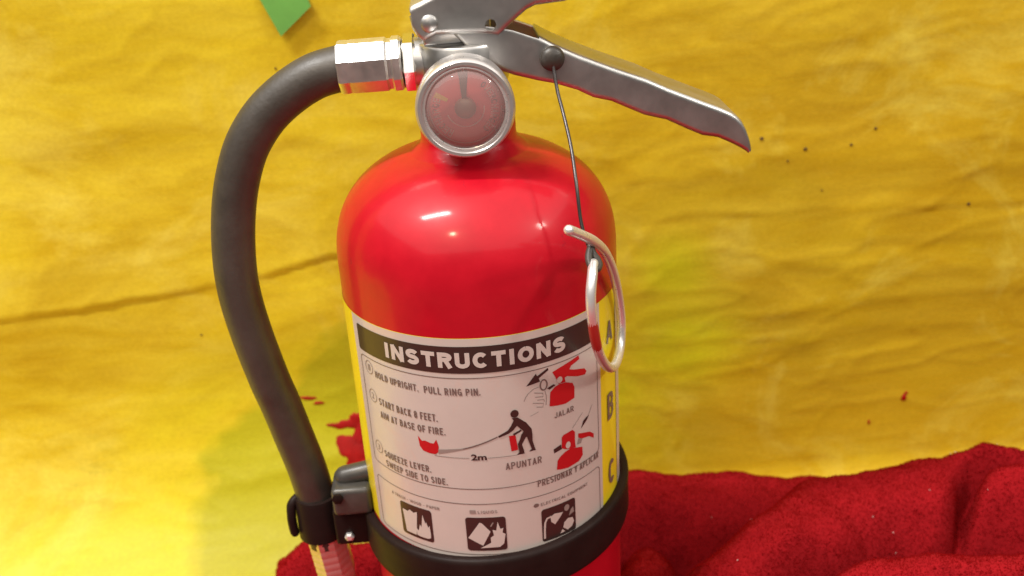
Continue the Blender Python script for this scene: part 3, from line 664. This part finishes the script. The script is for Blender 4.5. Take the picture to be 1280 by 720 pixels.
# strap with hose clip
def strap_z(x): return 0.0034*x/0.054
bm = bmesh.new(); vs = lathe(bm, [(0.0542, 0.0972), (0.0566, 0.0970), (0.0576, 0.0978), (0.0579, 0.0990), (0.0577, 0.1060), (0.0577, 0.1085), (0.0579, 0.1140), (0.0576, 0.1152), (0.0566, 0.1160), (0.0550, 0.1161), (0.0542, 0.1158)], 160, None, True)
for v in vs: v.co.z += strap_z(v.co.x)
strap = from_bm('strap', bm, PLASTIC, EXT, 40)
bm = bmesh.new()
cm = Matrix.Translation((-0.0779, 0, 0.088))
lathe(bm, [(0.0083, 0.004), (0.0100, 0.0042), (0.0100, 0.006), (0.0098, 0.0235), (0.0094, 0.025), (0.0083, 0.0252)], 48, cm, True)
for zz, dx in ((0, 0),): pass
tube(bm, catmull([(-0.0862, -0.002, 0.1125), (-0.0884, -0.004, 0.1105), (-0.0890, -0.005, 0.1050), (-0.0891, -0.005, 0.1000), (-0.0888, -0.005, 0.0965)], 5), 0.0020, 12, True, True)
box(bm, (-0.0700, -0.0130, 0.0935), (-0.0520, 0.0080, 0.1120), 0.0015)
clip = from_bm('hose_clip', bm, PLASTIC, strap, 40); 
bm = bmesh.new()
box(bm, (-0.0685, -0.0180, 0.1122), (-0.0520, -0.0010, 0.1255), 0.0022, 4)
tube(bm, [(-0.0630, -0.0090, 0.1268), (-0.0575, -0.0090, 0.1278), (-0.0520, -0.0090, 0.1288)], 0.0042, 20, True, True)
br = from_bm('bracket', bm, GREYPL, strap, 40)
bm = bmesh.new(); lathe(bm, [(0, 0.0), (0.0024, 0.0), (0.0024, 0.0012), (0.0014, 0.0016), (0, 0.0016)], 6, Matrix.Translation((-0.0655, -0.0186, 0.1225)) @ rot_to((0, -1, 0))); from_bm('screw', bm, PLASTIC, strap, 30)
bm = bmesh.new(); lathe(bm, [(0, 0.0), (0.0021, 0.0), (0.0021, 0.0012), (0.0012, 0.0018), (0, 0.0018)], 6, Matrix.Translation((-0.0640, -0.0131, 0.0985)) @ rot_to((0, -1, 0))); from_bm('screw', bm, WIRE, strap, 30)

# tether: rubber plug in the handle, wire, black loop at its end
bm = bmesh.new(); lathe(bm, [(0, 0.0), (0.0040, 0.0), (0.0044, 0.0008), (0.0042, 0.0022), (0.0030, 0.0034), (0.0, 0.0038)], 32, Matrix.Translation((0.0309, -0.0136, 0.2966)) @ rot_to((0, -1, 0)))
tether = None
WP = [(0.0311, -0.0165, 0.2945), (0.0313, -0.0175, 0.2915), (0.0319, -0.020, 0.2860), (0.0332, -0.026, 0.2790), (0.0343, -0.0355, 0.2706), (0.0346, -0.0455, 0.2612), (0.0352, -0.0500, 0.2498), (0.0366, -0.0520, 0.2432), (0.0380, -0.0530, 0.2395)]
b2 = bmesh.new(); tube(b2, catmull(WP, 6), 0.00062, 8); tether = from_bm('tether', b2, DARKWIRE, EXT, 60)
from_bm('plug', bm, RUBBER, tether, 40)
bm = bmesh.new()
tube(bm, catmull([(0.0378, -0.0535, 0.2412), (0.0386, -0.0545, 0.2390), (0.0397, -0.0560, 0.2375), (0.0400, -0.0580, 0.2362), (0.0388, -0.0600, 0.2358), (0.0372, -0.0592, 0.2366), (0.0368, -0.0565, 0.2385), (0.0376, -0.0540, 0.2405)], 6), 0.0013, 10, True, True)
from_bm('loop', bm, RUBBER, tether, 60)

# pull pin ring: hangs on the tether loop
RP = [(0.0298, -0.0660, 0.2533), (0.0350, -0.0600, 0.2485), (0.0399, -0.0520, 0.2426), (0.0445, -0.0420, 0.2343), (0.0483, -0.0330, 0.2236), (0.0516, -0.0240, 0.2095), (0.0533, -0.0200, 0.1955), (0.0524, -0.0230, 0.1867), (0.0494, -0.0320, 0.1845),
      (0.0458, -0.0420, 0.1881), (0.0418, -0.0520, 0.1966), (0.0386, -0.0600, 0.2076), (0.0367, -0.0640, 0.2206), (0.0365, -0.0640, 0.2290), (0.0375, -0.0610, 0.2345), (0.0385, -0.0570, 0.2371)]
RP = [(x-0.0004, y-0.0012, z) for x, y, z in RP]
path = catmull(RP, 8)
bm = bmesh.new(); tube(bm, path, 0.00175, 16, True, True)
pin = from_bm('pull_pin', bm, WIRE, None, 60)
tag(pin, 'bright steel pull pin ring hanging from the wire tether', 'pull pin')
bm = bmesh.new(); sub = path[86:97]
tube(bm, sub, lambda t: 0.00168+0.00018*math.sin(PI*min(1, max(0, t))), 14)
from_bm('red_patch', bm, mat('ring_red', (0.50, 0.05, 0.04), 0.3, metal=0.3), pin, 60)  # red patch along a stretch of the ring

# ------------------------------------------------------------------ label and its print
A0 = math.radians(-6)
def wrap(s, z, lift):
    a = A0+s/54.0; r = R+lift; return (r*math.sin(a), -r*math.cos(a), z/1000.0)
def refine(bm, mx):
    for _ in range(6):
        es = [e_ for e_ in bm.edges if abs(e_.verts[0].co.x-e_.verts[1].co.x) > mx]
        if not es: break
        bmesh.ops.subdivide_edges(bm, edges=es, cuts=1)
        bmesh.ops.triangulate(bm, faces=[f for f in bm.faces if len(f.verts) > 3])
class Print:
    """flat print on the label, drawn in millimetres (s round the tank, z up)"""
    def __init__(self): self.bm = bmesh.new(); self.mats = []
    def mi(self, m):
        if m not in self.mats: self.mats.append(m)
        return self.mats.index(m)
    def _merge(self, bm, m, lift):
        bmesh.ops.triangulate(bm, faces=bm.faces); refine(bm, 1.8); i = self.mi(m); mp = {}
        for v in bm.verts: mp[v] = self.bm.verts.new(wrap(v.co.x, v.co.y, lift))
        for f in bm.faces:
            try: nf = self.bm.faces.new([mp[v] for v in f.verts]); nf.material_index = i
            except ValueError: pass
        bm.free()
    def poly(self, pts, m, lift=0.00042):
        bm = bmesh.new(); bm.faces.new([bm.verts.new((p[0], p[1], 0)) for p in pts]); self._merge(bm, m, lift)
    def rrect(self, s0, z0, s1, z1, r, m, lift=0.00042):
        pts = []
        for cx, cz, a0 in ((s1-r, z1-r, 0), (s0+r, z1-r, 90), (s0+r, z0+r, 180), (s1-r, z0+r, 270)):
            for k in range(6): a = math.radians(a0+90*k/5); pts.append((cx+r*math.cos(a), cz+r*math.sin(a)))
        self.poly(pts, m, lift)
    def disc(self, s, z, rx, rz, m, lift=0.00042, n=28):
        self.poly([(s+rx*math.cos(2*PI*k/n), z+rz*math.sin(2*PI*k/n)) for k in range(n)], m, lift)
    def stroke(self, pts, wd, m, lift=0.00042, close=False):
        bm = bmesh.new(); P = [Vector((p[0], p[1])) for p in pts]; N = len(P); rows = []
        W = wd if isinstance(wd, (list, tuple)) else [wd]*N
        for i in range(N):
            a = P[(i-1) % N] if (close or i > 0) else P[i]; c = P[(i+1) % N] if (close or i < N-1) else P[i]
            t = (c-a).normalized(); nn = Vector((-t.y, t.x))*W[i]/2
            rows.append((bm.verts.new((*(P[i]+nn), 0)), bm.verts.new((*(P[i]-nn), 0))))
        for i in range(N if close else N-1):
            a = rows[i]; b = rows[(i+1) % N]; bm.faces.new((a[0], a[1], b[1], b[0]))
        self._merge(bm, m, lift)
    def ring(self, s, z, rx, rz, wd, m, lift=0.00042, n=32):
        self.stroke([(s+rx*math.cos(2*PI*k/n), z+rz*math.sin(2*PI*k/n)) for k in range(n)], wd, m, lift, True)
    def text(self, txt, s0, z0, s1, cap, m, bold=0.02, lift=0.00046, dz=0.0):
        cu = bpy.data.curves.new('t', 'FONT'); cu.body = txt; cu.offset = bold; cu.resolution_u = 3; cu.fill_mode = 'FRONT'
        o = bpy.data.objects.new('t', cu); COL.objects.link(o)
        dg = bpy.context.evaluated_depsgraph_get(); dg.update(); me = bpy.data.meshes.new_from_object(o.evaluated_get(dg))
        bm = bmesh.new(); bm.from_mesh(me); bpy.data.objects.remove(o); bpy.data.curves.remove(cu); bpy.data.meshes.remove(me)
        x0 = min(v.co.x for v in bm.verts); x1 = max(v.co.x for v in bm.verts); y1 = max(v.co.y for v in bm.verts); y0 = min(0, 0)
        for v in bm.verts:
            t = (v.co.x-x0)/(x1-x0); v.co.x = s0+t*(s1-s0); v.co.y = z0+dz*t+(v.co.y)/y1*cap
        self._merge(bm, m, lift)
    def letters(self, txt, s0, z0, s1, cap, m, t=0.24, lift=0.00050, dz=0.0, gap=0.16, wscale=None):
        """heavy grotesque capitals drawn as strokes of one width; t = stroke as a share of the cap height"""
        adv = [GLYPH_W.get(c, 0.62) for c in txt]; total = sum(adv)+gap*(len(txt)-1); k = (s1-s0)/(total*1.0)
        x = 0.0; n_ = 0
        for c, a in zip(txt, adv):
            for st in glyph(c, a, t*cap/k if k else t, t):
                for pts in split_corners([(s0+(x+px)*k, z0+dz*(x+px)/total+py*cap) for px, py in st]):
                    n_ += 1; self.stroke(pts, t*cap*(0.85 if c in 'WM' else 1), m, lift+0.000003*(n_ % 13))
            x += a+gap
    def build(self, name, parent):
        me = bpy.data.meshes.new(name); bmesh.ops.recalc_face_normals(self.bm, faces=self.bm.faces)
        # faces look outwards
        for f in self.bm.faces:
            c = f.calc_center_median()
            if f.normal.x*c.x+f.normal.y*c.y < 0: f.normal_flip()
        self.bm.to_mesh(me); self.bm.free(); me.polygons.foreach_set('use_smooth', [True]*len(me.polygons))
        return link(name, me, parent, self.mats)

def film(name, s0, s1, z0, z1, lift, m, parent, rc=0.0):
    n_ = int((s1-s0)/1.2)+1; P = np.array([[wrap(s, z, lift) for s in np.linspace(s0, s1, n_)] for z in np.linspace(z0, z1, 8)])
    return link(name, grid_mesh(name, P), parent, m)
label = film('label', -78, 78, 114.0, 210.4, 0.00012, FILM_Y, EXT)
film('white_panel', -54.0, 54.8, 114.1, 210.3, 0.00028, FILM_W, label)
film('white_border', 71.0, 77.9, 114.1, 210.3, 0.00028, FILM_W, label)
film('lower_label', -46, 20, 60, 94.5, 0.00015, FILM_W, EXT)

p = Print(); p.rrect(-50.2, 196.6, 50.6, 207.3, 1.0, INK); p.build('heading_banner', label)
p = Print(); p.letters('INSTRUCTIONS', -33.6, 198.8, 35.6, 6.2, INK_W, 0.27, 0.00056, 0, 0.12); p.build('heading_lettering', label)
def frame(s0, z0, s1, z1, r, wd=0.32):
    p = Print(); pts = []
    for cx, cz, a0 in ((s1-r, z1-r, 0), (s0+r, z1-r, 90), (s0+r, z0+r, 180), (s1-r, z0+r, 270)):
        for k in range(6): a = math.radians(a0+90*k/5); pts.append((cx+r*math.cos(a), cz+r*math.sin(a)))
    p.stroke(pts, wd, INK_T, 0.0004, True); p.build('frame_rule', label)
frame(-50.0, 146.9, 52.4, 194.6, 2.0); frame(-50.0, 116.2, 52.4, 140.0, 2.0)
for (num, s, z) in (('1', -44.8, 190.5), ('2', -44.6, 178.3), ('3', -45.2, 155.0)):
    p = Print(); p.ring(s, z, 2.3, 2.7, 0.32, INK_G); p.text(num, s-0.7, z-1.3, s+0.7, 2.6, INK_G, 0.0); p.build('step_number', label)
for txt, s0, z0, s1, cap, dz in (('HOLD UPRIGHT.  PULL RING PIN.', -41.1, 187.6, 2.8, 2.9, 0), ('START BACK 8 FEET.', -40.8, 175.9, -13.8, 3.1, 0), ('AIM AT BASE OF FIRE.', -40.9, 170.2, -11.3, 3.0, 0.2),
                                 ('SQUEEZE LEVER.', -41.6, 152.3, -18.6, 3.0, 0.4), ('SWEEP SIDE TO SIDE.', -41.3, 147.9, -12.4, 2.9, 0.2)):
    p = Print(); p.letters(txt, s0, z0, s1, cap, INK_T, 0.158, 0.00046, dz, 0.18); p.build('instruction_line', label)
for txt, s0, z0, s1, cap in (('JALAR', 29.8, 172.0, 38.5, 2.4), ('APUNTAR', 9.9, 154.8, 23.7, 3.0), ('PRESIONAR Y APLICAR', 21.6, 144.3, 51.8, 3.0)):
    p = Print(); p.letters(txt, s0, z0, s1, cap, INK_T, 0.15, 0.00046, 0, 0.18); p.build('spanish_caption', label)
# pull the pin
p = Print()
p.poly([(28.0, 177.9), (28.5, 183.7), (30.5, 185.3), (32.3, 185.8), (35.3, 185.5), (38.4, 184.0), (39.3, 181.9), (39.1, 177.4), (34.9, 176.6), (31.3, 177.1)], INK_R)
p.poly([(29.7, 191.7), (33.2, 192.6), (41.8, 194.2), (42.2, 192.5), (38.0, 191.4), (37.2, 190.2), (39.2, 189.3), (44.7, 187.5), (45.8, 185.9), (45.0, 184.8), (41.1, 185.7), (36.0, 187.8), (34.9, 187.6), (35.2, 185.7), (32.2, 186.0), (30.7, 189.7)], INK_R)
p.disc(32.6, 187.6, 1.2, 1.3, INK_W, 0.00054)
p.poly([(27.9, 194.0), (28.2, 193.1), (24.2, 190.9), (24.6, 189.4), (19.3, 188.7), (23.1, 193.0), (23.6, 191.9)], INK)
p.ring(26.0, 187.6, 1.35, 2.1, 0.55, INK_T)
p.poly([(30.0, 186.6), (27.2, 185.8), (28.3, 184.9), (30.9, 186.0)], INK)
p.stroke([(18.2, 182.7), (18.9, 184.3), (19.9, 185.6), (22.0, 187.0), (24.1, 187.3)], 0.25, INK_G)
p.stroke([(22.2, 185.3), (25.5, 184.3), (25.6, 182.8), (22.4, 183.5)], 0.30, INK_G); p.stroke([(21.4, 181.2), (25.6, 180.0), (25.3, 178.5), (22.8, 179.2)], 0.28, INK_G)
p.stroke([(23.2, 182.0), (25.8, 181.6), (26.0, 180.6)], 0.25, INK_G); p.stroke([(26.4, 185.0), (26.9, 182.5), (26.6, 179.0)], 0.25, INK_G); p.stroke([(20.3, 176.0), (23.5, 177.0)], 0.2, INK_G)
p.build('pull_pin_pictogram', label)
# aim at the fire
p = Print()
p.poly([(-22.7, 168.2), (-21.2, 166.3), (-19.8, 166.7), (-17.6, 166.0), (-16.3, 166.1), (-15.2, 168.0), (-14.5, 165.1), (-14.8, 162.7), (-16.0, 161.4), (-18.7, 161.5), (-21.1, 162.1), (-22.3, 163.8)], INK_R)
p.poly([(-14.8, 163.7), (-14.8, 161.8), (-4.9, 164.6), (-4.9, 165.1)], INK_G)
p.stroke([(-5.2, 164.8), (-1.5, 165.9), (1.1, 166.8), (4.2, 168.0), (7.7, 169.5)], 0.55, INK_T)
p.stroke([(-16.5, 160.8), (-3.2, 160.8)], 0.25, INK_G); p.stroke([(3.6, 160.7), (14.6, 160.6)], 0.25, INK_G)
p.text('2m', -2.5, 160.0, 3.2, 2.6, INK, 0.03)
p.disc(14.4, 178.4, 1.5, 1.65, INK, 0.00048)
p.poly([(13.2, 176.7), (15.4, 176.7), (18.5, 173.8), (20.4, 170.7), (20.6, 168.2), (20.0, 167.2), (17.4, 167.9), (16.5, 168.9), (17.3, 170.4), (15.0, 173.2), (13.5, 171.5), (11.8, 170.4), (8.1, 169.1), (7.9, 169.9), (11.6, 171.8), (12.9, 173.6), (13.9, 175.7)], INK, 0.00048)
p.poly([(16.3, 171.3), (16.7, 170.6), (13.7, 169.2), (13.3, 170.0)], INK, 0.00050)
p.poly([(16.5, 169.3), (18.7, 168.6), (17.6, 166.9), (16.4, 164.8), (17.0, 162.3), (17.2, 160.7), (14.3, 160.7), (15.3, 161.7), (14.9, 165.2), (15.9, 167.4)], INK, 0.00052)
p.poly([(18.2, 168.7), (20.6, 168.6), (20.5, 165.5), (21.2, 162.3), (21.6, 161.1), (19.0, 161.1), (20.0, 162.1), (19.1, 165.3)], INK, 0.00054)
p.poly([(11.8, 169.3), (14.2, 169.4), (14.9, 162.8), (12.4, 162.6)], INK_R, 0.00044)
p.build('aim_pictogram', label)
# squeeze the lever
p = Print()
p.poly([(29.8, 149.3), (30.3, 153.2), (31.8, 154.7), (34.0, 155.8), (36.6, 156.2), (42.3, 154.2), (42.4, 150.4), (40.3, 148.6), (35.0, 148.1), (31.3, 148.8)], INK_R)
p.poly([(32.5, 162.7), (33.4, 163.5), (37.5, 164.0), (38.7, 162.7), (38.6, 158.2), (38.9, 155.6), (34.7, 156.6), (32.3, 158.0), (32.5, 160.9)], INK_R, 0.00046)
p.disc(35.2, 158.3, 1.1, 1.5, INK_W, 0.00056); p.poly([(28.8, 158.8), (32.0, 159.8), (32.4, 157.6), (29.0, 157.0)], INK)
p.poly([(40.4, 161.0), (46.7, 158.8), (49.1, 156.6), (49.0, 154.8), (46.2, 157.0), (42.1, 158.0), (40.4, 159.2)], INK_R); p.poly([(40.4, 158.9), (42.5, 157.7), (41.6, 156.1), (39.6, 156.4)], INK_G)
p.poly([(46.6, 166.4), (45.3, 164.9), (41.9, 162.5), (43.3, 165.4), (45.0, 166.2)], INK); p.stroke([(48.5, 170.0), (45.8, 165.8)], 0.25, INK_G); p.stroke([(42.9, 169.2), (37.6, 164.7)], 0.22, INK_G)
p.build('squeeze_pictogram', label)
# hazard class icons
flame = lambda s, z, k: [(s+a*k, z+b*k) for a, b in ((-3.1, 0.2), (-3.2, 3.4), (-2.2, 2.4), (-1.4, 5.6), (-0.7, 4.6), (0.2, 10.4), (1.2, 6.6), (1.6, 7.6), (2.2, 5.2), (2.9, 6.2), (3.1, 2.6), (3.0, 0.6), (1.8, 0.0), (-1.2, -0.1))]
p = Print(); p.rrect(-35.8, 119.0, -20.7, 134.3, 1.2, INK)
p.poly([(-34.6, 131.0), (-32.0, 130.6), (-30.8, 131.8), (-29.0, 130.9), (-27.2, 131.9), (-28.6, 120.4), (-33.6, 120.4)], INK_W, 0.00054); p.poly(flame(-25.0, 120.4, 1.05), INK_W, 0.00054)
p.letters('A TRASH - WOOD - PAPER', -40.0, 135.6, -16.9, 1.35, INK_T, 0.15, 0.00046, 0, 0.22); p.build('trash_icon', label)
p = Print(); p.rrect(-6.9, 118.1, 8.4, 133.8, 1.2, INK)
p.poly([(-6.3, 124.2), (-1.5, 131.6), (-0.6, 131.2), (2.4, 127.2), (-0.8, 120.6)], INK_W, 0.00054); p.poly([(-1.9, 119.4), (2.3, 121.9), (2.3, 124.3), (3.6, 125.4), (3.2, 128.0), (4.6, 127.6), (5.3, 131.6), (6.2, 128.2), (7.3, 128.6), (6.9, 126.4), (8.0, 125.6), (7.2, 121.2), (5.6, 119.7), (2.0, 119.6)], INK_W, 0.00054)
p.stroke([(2.6, 129.6), (3.6, 131.4)], 0.5, INK_G, 0.00054)
p.rrect(-4.9, 135.7, -2.6, 137.3, 0.2, INK_G, 0.00046); p.letters('LIQUIDS', -1.8, 135.7, 5.5, 1.35, INK_T, 0.15, 0.00046, 0, 0.22); p.build('liquids_icon', label)
p = Print(); p.rrect(22.4, 117.9, 37.6, 133.2, 1.2, INK)
p.poly([(26.0, 128.8), (27.9, 129.7), (31.6, 128.9), (30.2, 127.1), (27.9, 124.6), (26.3, 126.4)], INK_W, 0.00054)
p.stroke([(23.3, 119.4), (23.4, 123.0), (23.7, 126.8), (24.6, 128.6), (26.4, 128.9)], 0.8, INK_W, 0.00054)
p.poly([(31.4, 121.6), (32.0, 123.8), (33.8, 125.0), (36.0, 124.4), (36.6, 122.4), (35.6, 120.4), (33.4, 119.6)], INK_W, 0.00054)
p.poly([(34.2, 126.0), (36.8, 126.8), (36.4, 129.4), (35.2, 128.6)], INK_G, 0.00054); p.disc(33.4, 130.2, 1.2, 1.5, INK_G, 0.00054); p.poly([(30.0, 119.2), (31.0, 121.0), (32.2, 119.4)], INK_W, 0.00054)
p.disc(20.6, 136.0, 1.1, 0.9, INK_T); p.letters('ELECTRICAL EQUIPMENT', 22.4, 135.2, 44.4, 1.35, INK_T, 0.15, 0.00046, 0, 0.22); p.build('electrical_icon', label)
for ch, z0, cap, s0, s1 in (('A', 190.2, 9.2, 60.0, 66.0), ('B', 156.0, 12.0, 60.0, 66.0), ('C', 125.0, 11.5, 60.0, 66.0)):
    p = Print(); p.letters(ch, s0, z0, s1, cap, INK_T, 0.15); p.build('class_letter', label)
